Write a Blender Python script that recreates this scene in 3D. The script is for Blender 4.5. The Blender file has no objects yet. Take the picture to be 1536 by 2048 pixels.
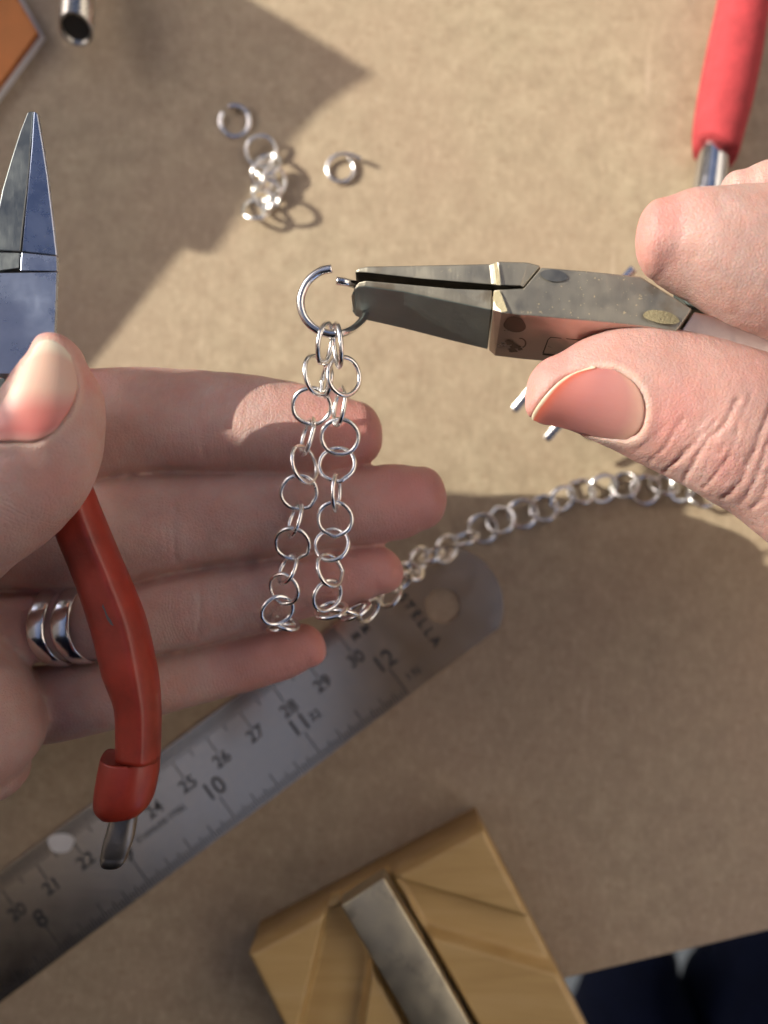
import bpy, bmesh, math, random
import numpy as np
from mathutils import Vector, Matrix
from mathutils.bvhtree import BVHTree

random.seed(7)
rng = np.random.default_rng(7)
SC = bpy.context.scene
C = SC.collection
MM = 0.001                       # everything below is written in millimetres

# ------------------------------------------------------------------ camera
FPX, CX, CY = 1800.0, 768.0, 1024.0
TILT = math.radians(3.4)
CAMPOS = np.array([0.0, 0.0, 220.0])
cam_d = bpy.data.cameras.new('camera')
cam = bpy.data.objects.new('camera', cam_d); C.objects.link(cam)
cam_d.sensor_fit = 'HORIZONTAL'; cam_d.sensor_width = 36; cam_d.lens = 36*FPX/1536
cam.location = Vector(CAMPOS)*MM
cam.rotation_euler = (TILT, 0, 0)
cam_d.clip_start = 0.005; cam_d.clip_end = 20
cam_d.dof.use_dof = True
cam_d.dof.focus_distance = 0.151
cam_d.dof.aperture_fstop = 13.5
SC.camera = cam

def ray(px, py):
    x, y, z = (px-CX)/FPX, (CY-py)/FPX, -1.0
    c, s = math.cos(TILT), math.sin(TILT)
    return np.array([x, c*y - s*z, s*y + c*z])

def P(px, py, z=0.0):
    """the point of the plane at height z (mm) that the photograph shows at this pixel"""
    d = ray(px, py)
    return CAMPOS + d*((z-CAMPOS[2])/d[2])

class Plane:
    """a plane through three seen points (px, py, height); call it with a pixel to get the point of the plane there"""
    def __init__(s, a, b, c):
        A, B, D = P(*a), P(*b), P(*c)
        s.p = A; s.n = np.cross(B-A, D-A)
    def __call__(s, px, py):
        d = ray(px, py)
        return CAMPOS + d*(((s.p-CAMPOS)@s.n)/(d@s.n))

def to_px(V):
    R = V - CAMPOS
    c, s = math.cos(TILT), math.sin(TILT)
    y = c*R[:, 1] + s*R[:, 2]
    z = -s*R[:, 1] + c*R[:, 2]
    return np.stack([CX + FPX*R[:, 0]/-z, CY - FPX*y/-z], 1)

# ------------------------------------------------------------------ world, sun, exposure
SUN = np.array([1.70, -0.42, -1.0])          # the way the light travels
w = bpy.data.worlds.new('World'); SC.world = w; w.use_nodes = True
nt = w.node_tree
sky = nt.nodes.new('ShaderNodeTexSky'); sky.sky_type = 'NISHITA'; sky.sun_disc = False
sky.sun_elevation = math.atan2(1.0, math.hypot(SUN[0], SUN[1]))
sky.sun_rotation = math.atan2(-SUN[0], -SUN[1])
sky.air_density = 0.22; sky.dust_density = 1.5; sky.ozone_density = 0.0
nt.links.new(sky.outputs[0], nt.nodes['Background'].inputs[0])
nt.nodes['Background'].inputs[1].default_value = 0.15
sl = bpy.data.lights.new('sun', 'SUN'); sl.energy = 2.3; sl.angle = math.radians(0.5); sl.color = (1.0, 0.95, 0.82)
so = bpy.data.objects.new('sun', sl); C.objects.link(so)
so.rotation_euler = Vector(SUN).to_track_quat('-Z', 'Y').to_euler()
SC.view_settings.view_transform = 'Standard'; SC.view_settings.look = 'None'
SC.view_settings.exposure = 1.42; SC.view_settings.gamma = 1.0
SC.render.engine = 'CYCLES'
SC.cycles.use_denoising = True
SC.cycles.max_bounces = 8
SC.cycles.sample_clamp_indirect = 6.0

# ------------------------------------------------------------------ helpers
def tag(o, label=None, cat=None, group=None, kind=None):
    if label: o['label'] = label
    if cat: o['category'] = cat
    if group: o['group'] = group
    if kind: o['kind'] = kind
    return o

def empty(name, loc=(0, 0, 0)):
    o = bpy.data.objects.new(name, None); C.objects.link(o)
    o.location = Vector(loc)*MM; o.empty_display_size = 0.005
    return o

def link(name, me, mat=None, parent=None, smooth=True):
    o = bpy.data.objects.new(name, me); C.objects.link(o)
    if mat is not None and not me.materials: me.materials.append(mat)
    if smooth: me.polygons.foreach_set('use_smooth', [True]*len(me.polygons))
    if parent is not None:
        o.parent = parent
        o.location = -parent.location
    return o

def mesh_mm(name, V, F):
    me = bpy.data.meshes.new(name)
    V = np.asarray(V, float)*MM
    me.from_pydata([tuple(v) for v in V], [], [tuple(int(i) for i in f) for f in F])
    me.validate(); me.update()
    return me

def fix_normals(me):
    bm = bmesh.new(); bm.from_mesh(me)
    bmesh.ops.recalc_face_normals(bm, faces=bm.faces)
    bm.to_mesh(me); bm.free()

def obj(name, V, F, mat, parent=None, smooth=True, bevel=0, segs=2):
    me = mesh_mm(name, V, F); fix_normals(me)
    o = link(name, me, mat, parent, smooth)
    if bevel:
        m = o.modifiers.new('b', 'BEVEL'); m.width = bevel*MM; m.segments = segs
        m.limit_method = 'ANGLE'; m.angle_limit = math.radians(28); m.harden_normals = False
    return o

def catmull(pts, n):
    """n samples per span through the rows of pts"""
    p = np.asarray(pts, float)
    q = np.vstack([2*p[0]-p[1], p, 2*p[-1]-p[-2]])
    out = []
    for i in range(1, len(q)-2):
        for k in range(n):
            t = k/n
            a, b, c, d = q[i-1], q[i], q[i+1], q[i+2]
            out.append(.5*((2*b)+(c-a)*t+(2*a-5*b+4*c-d)*t*t+(3*b-a-3*c+d)*t**3))
    out.append(p[-1])
    return np.array(out)

def tube_rings(nodes, cap=None, n=6, seg=36, power=1.0, capn=9):
    """nodes: (ax,ay,bx,by,z,b): the two outlines in the photograph, the height of the axis and the half thickness (mm).
    Returns centres, across vectors, half thickness."""
    rows = []
    for ax, ay, bx, by, z, b in nodes:
        A, B = P(ax, ay, z), P(bx, by, z)
        rows.append(np.concatenate([(A+B)/2, (A-B)/2, [b]]))
    R = catmull(rows, n)
    Cn, U, B = R[:, :3], R[:, 3:6], R[:, 6]
    if cap is not None:
        tip = P(*cap)
        c0, u0, b0 = Cn[-1], U[-1], B[-1]
        ex = []
        for k in range(1, capn+1):
            t = k/capn*math.pi/2
            f = math.sin(t); g = max(math.cos(t), 0.03)**power
            ex.append((c0+(tip-c0)*f, u0*g, b0*g))
        Cn = np.vstack([Cn, [e[0] for e in ex]]); U = np.vstack([U, [e[1] for e in ex]]); B = np.concatenate([B, [e[2] for e in ex]])
    return Cn, U, B

def loft(Cn, U, B, seg=36, sq=1.0, base=0):
    V = []; F = []
    N = len(Cn)
    T = np.gradient(Cn, axis=0)
    for i in range(N):
        t = T[i]/max(np.linalg.norm(T[i]), 1e-9)
        nrm = np.cross(t, U[i]); nrm /= max(np.linalg.norm(nrm), 1e-9)
        if nrm[2] < 0: nrm = -nrm
        for k in range(seg):
            a = 2*math.pi*k/seg
            ca, sa = math.cos(a), math.sin(a)
            ca = math.copysign(abs(ca)**sq, ca); sa = math.copysign(abs(sa)**sq, sa)
            V.append(Cn[i]+U[i]*ca+nrm*B[i]*sa)
    for i in range(N-1):
        for k in range(seg):
            k2 = (k+1) % seg
            F.append((base+i*seg+k, base+i*seg+k2, base+(i+1)*seg+k2, base+(i+1)*seg+k))
    F.append(tuple(base+k for k in range(seg))); F.append(tuple(base+(N-1)*seg+k for k in reversed(range(seg))))
    return V, F

def wire(pts, r, seg=14, n=5, closed=False):
    """a round wire through 3D points in mm"""
    p = np.asarray(pts, float)
    path = p if n == 1 else catmull(p, n)
    N = len(path)
    V = []; F = []
    T = np.gradient(path, axis=0)
    if closed:
        T = np.roll(path, -1, 0)-np.roll(path, 1, 0)
    ref = np.cross(T[0], path[N//3]-path[0]); ref /= np.linalg.norm(ref)+1e-12
    if np.linalg.norm(ref) < .5: ref = np.array([0, 0, 1.])
    rr = r if hasattr(r, '__len__') else [r]*N
    for i in range(N):
        t = T[i]/np.linalg.norm(T[i])
        u = ref-t*np.dot(ref, t); u /= np.linalg.norm(u); v = np.cross(t, u)
        ref = u
        for k in range(seg):
            a = 2*math.pi*k/seg
            V.append(path[i]+(u*math.cos(a)+v*math.sin(a))*rr[i])
    M = N if closed else N-1
    for i in range(M):
        j = (i+1) % N
        for k in range(seg):
            k2 = (k+1) % seg
            F.append((i*seg+k, i*seg+k2, j*seg+k2, j*seg+k))
    if not closed:
        F.append(tuple(range(seg))); F.append(tuple((N-1)*seg+k for k in reversed(range(seg))))
    return V, F

def slab(stations, depth, close=True):
    """stations: (Lx,Ly,Lz, Rx,Ry,Rz): the two rims of the upper face; the solid goes down by depth (mm, or a pair)"""
    V = []; F = []
    for s in stations:
        L = P(s[0], s[1], s[2]); R = P(s[3], s[4], s[5])
        dl = depth if not isinstance(depth, tuple) else depth[0]
        dr = depth if not isinstance(depth, tuple) else depth[1]
        V += [L, R, R-np.array([0, 0, dr]), L-np.array([0, 0, dl])]
    n = len(stations)
    for i in range(n-1):
        for k in range(4):
            F.append((i*4+k, i*4+(k+1) % 4, (i+1)*4+(k+1) % 4, (i+1)*4+k))
    F.append((0, 1, 2, 3)); F.append(tuple((n-1)*4+k for k in (3, 2, 1, 0)))
    return V, F

def plate(rims, pl, dl, dr):
    """rims: (Lx,Ly,Rx,Ry) on the plane pl; goes down dl under the left rim and dr under the right"""
    V = []; F = []
    for lx, ly, rx, ry in rims:
        L, R = pl(lx, ly), pl(rx, ry)
        V += [L, R, R-np.array([0, 0, dr]), L-np.array([0, 0, dl])]
    n = len(rims)
    for i in range(n-1):
        for k in range(4): F.append((i*4+k, i*4+(k+1) % 4, (i+1)*4+(k+1) % 4, (i+1)*4+k))
    F.append((0, 1, 2, 3)); F.append(tuple((n-1)*4+k for k in (3, 2, 1, 0)))
    return V, F

def loops(stations):
    """stations: lists of (px,py,z) all of one length: a solid through these cross-sections"""
    V = []; F = []
    m = len(stations[0])
    for s in stations:
        V += [P(*p) for p in s]
    n = len(stations)
    for i in range(n-1):
        for k in range(m):
            F.append((i*m+k, i*m+(k+1) % m, (i+1)*m+(k+1) % m, (i+1)*m+k))
    F.append(tuple(range(m))); F.append(tuple((n-1)*m+k for k in reversed(range(m))))
    return V, F

def prism(poly, z0, z1, off=(0, 0)):
    """poly in board mm (x,y); an upright solid"""
    n = len(poly)
    V = [(x, y, z1) for x, y in poly]+[(x, y, z0) for x, y in poly]
    F = [tuple(range(n)), tuple(range(2*n-1, n-1, -1))]
    for i in range(n):
        j = (i+1) % n
        F.append((i, j, n+j, n+i))
    return V, F

# ------------------------------------------------------------------ materials
def new_mat(name):
    m = bpy.data.materials.new(name); m.use_nodes = True
    t = m.node_tree
    return m, t, t.nodes['Principled BSDF']

class NT:
    def __init__(s, t): s.t = t
    def n(s, kind, **kw):
        nd = s.t.nodes.new('ShaderNode'+kind)
        for k, v in kw.items():
            if k.startswith('i_'):
                key = k[2:]
                key = int(key) if key.isdigit() else key.replace('_', ' ')
                nd.inputs[key].default_value = v
            else: setattr(nd, k, v)
        return nd
    def l(s, a, b): s.t.links.new(a, b)
    def coord(s, kind='Object'): return s.n('TexCoord').outputs[kind]
    def noise(s, scale, detail=4, rough=.6, vec=None, dist=0):
        nd = s.n('TexNoise'); nd.inputs['Scale'].default_value = scale; nd.inputs['Detail'].default_value = detail
        nd.inputs['Roughness'].default_value = rough; nd.inputs['Distortion'].default_value = dist
        s.l(vec if vec is not None else s.coord(), nd.inputs['Vector'])
        return nd.outputs['Fac']
    def ramp(s, fac, stops):
        r = s.n('ValToRGB'); e = r.color_ramp.elements
        while len(e) < len(stops): e.new(.5)
        for el, (p, c) in zip(e, stops):
            el.position = p; el.color = c if len(c) == 4 else (*c, 1)
        s.l(fac, r.inputs[0]); return r.outputs[0]
    def mix(s, fac, a, b, blend='MIX'):
        m = s.n('Mix'); m.data_type = 'RGBA'; m.blend_type = blend
        for val, key in ((fac, 0), (a, 6), (b, 7)):
            if isinstance(val, (int, float)): m.inputs[key].default_value = val
            elif isinstance(val, tuple): m.inputs[key].default_value = val if len(val) == 4 else (*val, 1)
            else: s.l(val, m.inputs[key])
        return m.outputs[2]
    def math(s, op, a, b=0.0, clamp=False):
        m = s.n('Math'); m.operation = op; m.use_clamp = clamp
        for val, key in ((a, 0), (b, 1)):
            if isinstance(val, (int, float)): m.inputs[key].default_value = val
            else: s.l(val, m.inputs[key])
        return m.outputs[0]
    def mapping(s, vec, scale=(1, 1, 1), rot=(0, 0, 0), loc=(0, 0, 0)):
        m = s.n('Mapping'); m.inputs['Scale'].default_value = scale; m.inputs['Rotation'].default_value = rot
        m.inputs['Location'].default_value = loc
        s.l(vec, m.inputs['Vector']); return m.outputs[0]
    def bump(s, h, strength, dist, prev=None):
        b = s.n('Bump'); b.inputs['Strength'].default_value = strength; b.inputs['Distance'].default_value = dist
        s.l(h, b.inputs['Height'])
        if prev is not None: s.l(prev, b.inputs['Normal'])
        return b.outputs[0]

def mat_board():
    m, t, p = new_mat('fibreboard'); k = NT(t)
    co = k.coord()
    big = k.noise(14, 5, .6, co); mid = k.noise(160, 5, .65, co)
    fib = k.noise(650, 3, .7, k.mapping(co, (1, .45, 1), (0, 0, .3)))
    fib2 = k.noise(800, 3, .7, k.mapping(co, (.45, 1, 1), (0, 0, .5)))
    c = k.ramp(mid, [(.22, (.275, .215, .142)), (.5, (.380, .308, .205)), (.80, (.50, .415, .285))])
    c = k.mix(k.ramp(big, [(.35, (0, 0, 0)), (.7, (1, 1, 1))]), c, (.385, .285, .195))
    c = k.mix(k.math('MULTIPLY', k.ramp(fib, [(.48, (0, 0, 0)), (.72, (1, 1, 1))]), .36), c, (.58, .455, .32))
    c = k.mix(k.math('MULTIPLY', k.ramp(fib2, [(.25, (1, 1, 1)), (.45, (0, 0, 0))]), .5), c, (.24, .15, .085))
    # pale scratches
    sc = k.noise(1, 2, .5, k.mapping(co, (260, 26, 1), (0, 0, .18)))
    c = k.mix(k.math('MULTIPLY', k.ramp(sc, [(.70, (0, 0, 0)), (.78, (1, 1, 1))]), .35), c, (.62, .5, .37))
    # grease spots
    v = k.n('TexVoronoi'); v.inputs['Scale'].default_value = 22; k.l(co, v.inputs['Vector'])
    c = k.mix(k.math('MULTIPLY', k.ramp(v.outputs['Distance'], [(.03, (1, 1, 1)), (.075, (0, 0, 0))]), .5), c, (.22, .14, .08))
    k.l(c, p.inputs['Base Color'])
    k.l(k.ramp(mid, [(.3, (.42, .42, .42)), (.7, (.62, .62, .62))]), p.inputs['Roughness'])
    p.inputs['Specular IOR Level'].default_value = .45
    k.l(k.bump(fib, .35, .0003, k.bump(mid, .4, .0004)), p.inputs['Normal'])
    return m

def mat_metal(name, col, rough, bump=.0, bscale=600, stretch=(1, 1, 1), rot=(0, 0, 0), stain=None, dust=0, rvar=.12, dist=.0002, metal=1, cvar=.82):
    m, t, p = new_mat(name); k = NT(t); co = k.coord()
    p.inputs['Metallic'].default_value = metal
    n1 = k.noise(180, 5, .65, co); n2 = k.noise(bscale, 3, .6, k.mapping(co, stretch, rot))
    c = k.mix(k.ramp(n1, [(.3, (0, 0, 0)), (.7, (1, 1, 1))]), tuple(x*cvar for x in col), col)
    met = None
    if stain:
        n3 = k.noise(95, 4, .6, k.mapping(co, (1, 1, 1), (0, 0, 0), (.3, .1, 0)))
        f = k.ramp(n3, [(.56, (0, 0, 0)), (.64, (1, 1, 1))])
        c = k.mix(k.math('MULTIPLY', f, .75), c, stain)
    k.l(c, p.inputs['Base Color'])
    if dust:
        v = k.noise(1500, 2, .5, co); msk = k.noise(60, 2, .5, co)
        f = k.math('MULTIPLY', k.ramp(v, [(.66, (0, 0, 0)), (.70, (1, 1, 1))]), k.ramp(msk, [(.45, (0, 0, 0)), (.62, (1, 1, 1))]))
        c2 = k.mix(k.math('MULTIPLY', f, dust), c, (.75, .62, .38))
        k.l(c2, p.inputs['Base Color'])
    lo, hi = max(rough-rvar, .02), min(rough+rvar, 1)
    k.l(k.ramp(n1, [(.3, (lo, lo, lo)), (.7, (hi, hi, hi))]), p.inputs['Roughness'])
    if bump: k.l(k.bump(n2, bump, dist), p.inputs['Normal'])
    return m

def mat_plain(name, col, rough, bump=0, bscale=300, var=.2, spec=.5, sss=0, sheen=0, coat=0, scale2=60, dist=.0003, trans=0):
    m, t, p = new_mat(name); k = NT(t); co = k.coord()
    n = k.noise(scale2, 5, .6, co)
    c = k.mix(k.ramp(n, [(.3, (0, 0, 0)), (.7, (1, 1, 1))]), tuple(x*(1-var) for x in col), tuple(min(x*(1+var*.5), 1) for x in col))
    k.l(c, p.inputs['Base Color'])
    p.inputs['Roughness'].default_value = rough; p.inputs['Specular IOR Level'].default_value = spec
    if sss:
        p.inputs['Subsurface Weight'].default_value = sss; p.inputs['Subsurface Radius'].default_value = (.0015, .0004, .0003)
        p.inputs['Subsurface Scale'].default_value = 1
    if coat: p.inputs['Coat Weight'].default_value = coat; p.inputs['Coat Roughness'].default_value = .15
    if bump: k.l(k.bump(k.noise(bscale, 4, .6, co), bump, dist), p.inputs['Normal'])
    return m

def mat_wood():
    m, t, p = new_mat('varnished_wood'); k = NT(t); co = k.coord()
    v = k.mapping(co, (12, 90, 60), (0, 0, 1.05))
    g = k.noise(3, 4, .5, v, .4)
    c = k.ramp(g, [(.2, (.47, .30, .11)), (.5, (.56, .375, .15)), (.85, (.62, .44, .20))])
    k.l(c, p.inputs['Base Color'])
    p.inputs['Roughness'].default_value = .42
    k.l(k.bump(g, .08, .0002), p.inputs['Normal'])
    return m

def mat_skin(name, pink=.0):
    """tint attribute: x = redness of finger tips and joints; fuv = along / across the finger in mm"""
    m, t, p = new_mat(name); k = NT(t); co = k.coord()
    at = k.n('Attribute'); at.attribute_name = 'tint'
    fu = k.n('Attribute'); fu.attribute_name = 'fuv'
    n1 = k.noise(130, 5, .6, co); n2 = k.noise(420, 4, .6, co)
    base = k.ramp(n1, [(.3, (.455, .275, .235)), (.55, (.50, .335, .295)), (.75, (.535, .38, .335))])
    base = k.mix(k.math('MULTIPLY', k.ramp(n2, [(.42, (0, 0, 0)), (.62, (1, 1, 1))]), .30), base, (.60, .30, .235))
    sep = k.n('SeparateColor'); k.l(at.outputs['Color'], sep.inputs[0])
    tip = k.math('MULTIPLY', sep.outputs[0], k.math('ADD', .65, k.math('MULTIPLY', n1, .6)), True)
    c = k.mix(tip, base, (.58, .20, .18))
    c = k.mix(k.math('MULTIPLY', sep.outputs[1], 1.0), c, (.78, .62, .50))      # dry pale skin
    k.l(c, p.inputs['Base Color'])
    p.inputs['Roughness'].default_value = .46
    k.l(k.ramp(n2, [(.3, (.40, .40, .40)), (.7, (.58, .58, .58))]), p.inputs['Roughness'])
    p.inputs['Specular IOR Level'].default_value = .42
    p.inputs['Subsurface Weight'].default_value = .55
    p.inputs['Subsurface Radius'].default_value = (.0024, .00075, .00038)
    p.inputs['Subsurface Scale'].default_value = 1.0
    # ridges across the finger, a net of fine lines, pores
    wn = k.noise(150, 3, .5, co)
    sx = k.n('SeparateXYZ'); k.l(fu.outputs['Vector'], sx.inputs[0])
    ph = k.math('ADD', k.math('MULTIPLY', sx.outputs[0], 11.5), k.math('MULTIPLY', wn, 14.0))
    ph = k.math('ADD', ph, k.math('MULTIPLY', k.math('MULTIPLY', sx.outputs[1], sx.outputs[1]), .12))
    ridge = k.math('SINE', ph)
    v = k.n('TexVoronoi'); v.feature = 'DISTANCE_TO_EDGE'; v.inputs['Scale'].default_value = 1500
    k.l(k.mapping(co, (1, 1, 1)), v.inputs['Vector'])
    net = k.ramp(v.outputs['Distance'], [(0, (0, 0, 0)), (.22, (1, 1, 1))])
    b = k.bump(k.math('MULTIPLY', ridge, k.ramp(k.noise(55, 2, .5, co), [(.35, (.15, .15, .15)), (.65, (1, 1, 1))])), .5, .000045)
    b = k.bump(net, .6, .00008, b)
    b = k.bump(k.noise(420, 3, .5, co), .28, .00018, b)
    k.l(b, p.inputs['Normal'])
    return m

def mat_nail(name, stops):
    m, t, p = new_mat(name); k = NT(t); co = k.coord()
    at = k.n('Attribute'); at.attribute_name = 'nuv'
    sx = k.n('SeparateXYZ'); k.l(at.outputs['Vector'], sx.inputs[0])
    n = k.noise(220, 3, .5, co)
    u = k.math('ADD', sx.outputs[0], k.math('MULTIPLY', n, .03))
    c = k.ramp(u, stops)
    k.l(c, p.inputs['Base Color'])
    p.inputs['Roughness'].default_value = .38
    p.inputs['Subsurface Weight'].default_value = .4
    p.inputs['Subsurface Radius'].default_value = (.0012, .0005, .0003); p.inputs['Subsurface Scale'].default_value = 1
    r = k.noise(1, 2, .5, k.mapping(at.outputs['Vector'], (1.5, 30, 1)))
    k.l(k.bump(r, .25, .00008), p.inputs['Normal'])
    return m

M_board = mat_board()
M_silver = mat_metal('silver', (.98, .97, .94), .22, .35, 1500, rvar=.07, dist=.00012)
M_silver2 = mat_metal('silver_ring', (.92, .91, .90), .2, .2, 900, (1, 1, 1), rvar=.06, dist=.0001)
M_steel = mat_metal('plier_steel', (.40, .37, .30), .46, .3, 900, (1, .12, 1), (0, 0, .1), stain=(.26, .21, .15), dust=.9, metal=.85)
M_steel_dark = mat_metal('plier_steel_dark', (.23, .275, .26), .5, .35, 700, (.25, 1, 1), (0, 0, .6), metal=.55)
M_steel_pink = mat_metal('plier_steel_side', (.64, .50, .45), .38, .15, 900, (1, .2, 1))  # pink base colour paints in the reflection of thumb and board
M_steel_left = mat_metal('plier_steel_sky_blue', (.40, .455, .58), .30, .10, 500, (1, .15, 1), (0, 0, 0), rvar=.08, dist=.00006, dust=.25)  # blue base colour paints in the reflected sky
M_ruler = mat_metal('ruler_steel', (.80, .655, .48), .22, .12, 900, (.05, 1, 1), (0, 0, -.63), rvar=.03, dist=.00005, cvar=.93)
M_ink = mat_plain('black_ink', (.03, .03, .03), .5)
M_red = mat_plain('red_vinyl', (.29, .030, .016), .40, .3, 260, .35, coat=.12, dist=.0003, scale2=140)
M_foam = mat_plain('red_foam', (.44, .045, .052), .85, .8, 1100, .25, scale2=260)
M_barsteel = mat_metal('bar_steel', (.68, .61, .44), .48, .3, 260, rvar=.08, stain=(.38, .33, .24))
M_wood = mat_wood()
M_copper = mat_metal('copper', (.62, .25, .095), .45, .3, 400, (1, .1, 1), (0, 0, .9))
M_white = mat_plain('white_plastic', (.75, .75, .76), .4)
M_tube = mat_metal('tube_metal', (.55, .53, .48), .3, .4, 300, (1, .15, 1), stain=(.08, .09, .10))
M_dark = mat_plain('dark_inside', (.02, .018, .014), .7)
M_navy = mat_plain('navy_cloth', (.0015, .003, .011), .95, .5, 900, .3, spec=.08)
M_floor = mat_plain('grey_floor', (.09, .10, .11), .7)
M_panel = mat_plain('panel_pale', (.45, .43, .40), .8, .1, 80, .05)
M_slot_shade = mat_metal('shaded_inner_face', (.06, .052, .045), .6, .5, 500)  # dark colour paints in the shade of the slot between the jaws
M_cream = mat_plain('panel_cream', (.66, .60, .54), .8, .1, 80, .05)
M_skin = mat_skin('skin')
M_nail_right = mat_nail('fingernail_rose', [(.0, (.62, .53, .40)), (.05, (.60, .50, .37)), (.085, (.56, .13, .08)), (.22, (.45, .155, .13)), (.55, (.41, .165, .15)), (.85, (.45, .205, .18)), (1., (.58, .34, .26))])
M_nail_left = mat_nail('fingernail_pale', [(.0, (.72, .66, .54)), (.10, (.70, .60, .47)), (.18, (.66, .44, .34)), (.5, (.64, .42, .33)), (.72, (.58, .20, .17)), (.9, (.60, .19, .17)), (1., (.62, .32, .27))])
M_scar = mat_plain('worn_spot', (.10, .085, .09), .6)

# ------------------------------------------------------------------ setting
e0, e1 = P(1165, 1950)[:2], P(1536, 1862)[:2]
dirv = (e1-e0)/np.linalg.norm(e1-e0)
front = [tuple(e0-dirv*420), tuple(e0+dirv*420)]
poly = [front[0], tuple(front[0]+dirv*((448-front[0][0])/dirv[0])), (448, 517), (-330, 517)]
bb = obj('workbench_top', *prism(poly, -9, 0), M_board, None, False, .6)
tag(bb, 'brown fibreboard work surface, half in sun and half in shade', None, None, 'structure')
fl = obj('floor', *prism([(-1500, -1500), (1500, -1500), (1500, 1500), (-1500, 1500)], -470, -460), M_floor, None, False)
tag(fl, 'grey floor far below the edge of the work surface', None, None, 'structure')

# unseen panel added beside the bench, its opening cut to shape the sun patches; points given where their light lands on the board
def maskpt(lx, ly, X=-250.0):
    t = (lx-X)/SUN[0]
    return (X, ly-SUN[1]*t, t)
def bpx(px, py): return tuple(P(px, py)[:2])
hole = [bpx(505, 0), bpx(748, 146), bpx(660, 205), bpx(598, 267), bpx(515, 370), bpx(430, 507), bpx(375, 487), bpx(188, 728), bpx(90, 860), (-84, 4),
        bpx(200, 985), bpx(700, 985), bpx(900, 985), bpx(1150, 1014), bpx(1290, 1030), (69.5, 10.8), (70.5, -1.5), (92, -6), (93.2, -10), (98.5, -16), (99, -60), (120, -95), (300, -110), (330, 90), (330, 260), (60, 260), (-90, 165)]
outer = [(-85, -420), (640, -420), (640, 560), (-85, 560)]
def build_sun_mask():
    bm = bmesh.new()
    inn = [bm.verts.new(Vector(maskpt(*p))*MM) for p in hole]
    hz = lambda y, z: Vector((-250, y, z))*MM
    out = [bm.verts.new(hz(*p)) for p in ((-480, -10), (900, -10), (900, 680), (-480, 680))]
    es = [bm.edges.new((r[i], r[(i+1) % len(r)])) for r in (inn, out) for i in range(len(r))]
    bmesh.ops.triangle_fill(bm, use_beauty=True, use_dissolve=False, edges=es)
    g = bmesh.ops.extrude_face_region(bm, geom=bm.faces[:])
    bmesh.ops.translate(bm, vec=(-.004, 0, 0), verts=[v for v in g['geom'] if isinstance(v, bmesh.types.BMVert)])
    bmesh.ops.recalc_face_normals(bm, faces=bm.faces)
    me = bpy.data.meshes.new('added_panel'); bm.to_mesh(me); bm.free()
    return link('added_panel', me, M_panel, None, False)
right = obj('added_panel', *prism([(450, -420), (470, -420), (470, 519), (450, 519)], -470, 760), M_cream, None, False)  # added out of view to bounce warm fill into the shade
tag(right, 'unseen cream panel added beyond the right end of the bench to bounce warm light', None, None, 'structure')
back = obj('added_panel', *prism([(-246, 520), (471, 520), (471, 540), (-246, 540)], -9, 420), M_panel, None, False)  # added out of view to cut sky light on the far side
tag(back, 'unseen pale panel added behind the far side of the bench to cut sky light', None, None, 'structure')
tag(build_sun_mask(), 'unseen pale panel added beside the bench, its opening cut to shape the sunlight', None, None, 'structure')

# ------------------------------------------------------------------ person (lap below the board edge, body beyond the frame)
def person():
    root = empty('person', (150, -160, -200))
    V, F = loft(*tube_rings([(1080, 2500, 1400, 2560, -190, 60), (1120, 2200, 1360, 2250, -180, 60), (1165, 2050, 1405, 2060, -170, 50), (1170, 1990, 1380, 1985, -170, 45), (1180, 1930, 1340, 1930, -170, 40)], (1262, 1850, -175), seg=28), seg=28)
    o = obj('trouser_leg', V, F, M_navy, root)
    V, F = loft(*tube_rings([(1380, 2500, 1800, 2560, -150, 60), (1395, 2200, 1760, 2250, -150, 60), (1375, 2040, 1750, 2050, -150, 50), (1385, 1985, 1750, 1990, -150, 50), (1432, 1920, 1760, 1920, -150, 45)], (1560, 1800, -160), seg=28), seg=28)
    o = obj('trouser_leg', V, F, M_navy, root)
    # unseen torso in a dark top, leaned over the bench to darken ruler reflections
    V = []; F = []
    prof = [(-260, -330, 200, 120, -60), (-150, -325, 220, 130, -60), (0, -318, 230, 130, -70), (150, -300, 250, 125, -75), (280, -290, 270, 120, -80), (360, -285, 250, 100, -75), (400, -280, 110, 80, -20), (440, -275, 70, 70, 20), (520, -270, 85, 90, 30), (600, -275, 80, 85, 30), (650, -275, 40, 45, 30)]
    seg = 32
    for i, (z, y, a, b, xc) in enumerate(prof):
        for k in range(seg):
            t = 2*math.pi*k/seg
            V.append((xc+a*math.cos(t), y+b*math.sin(t), z))
    for i in range(len(prof)-1):
        for k in range(seg): F.append((i*seg+k, i*seg+(k+1) % seg, (i+1)*seg+(k+1) % seg, (i+1)*seg+k))
    F.append(tuple(range(seg))); F.append(tuple(len(V)-seg+k for k in range(seg)))
    obj('jumper', V, F, M_navy, root)
    tag(root, 'person in dark navy clothes sitting below the front edge of the board', 'person')
person()

# the phone that takes the picture, just behind the lens, unseen, added for its reflections and shade
def phone():
    pts = []
    for cx, cy, a0 in ((52, 14, 0), (-12, 14, 90), (-12, -118, 180), (52, -118, 270)):
        for k in range(6):
            a = math.radians(a0+90*k/5); pts.append((cx+8*math.cos(a), cy+8*math.sin(a)))
    o = obj('phone', *prism(pts, 226, 234), mat_plain('phone_back', (.26, .25, .25), .4), None, False, 1.0)
    tag(o, 'unseen phone above the bench, behind the camera, added to shape the reflections', 'phone')
phone()

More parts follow.
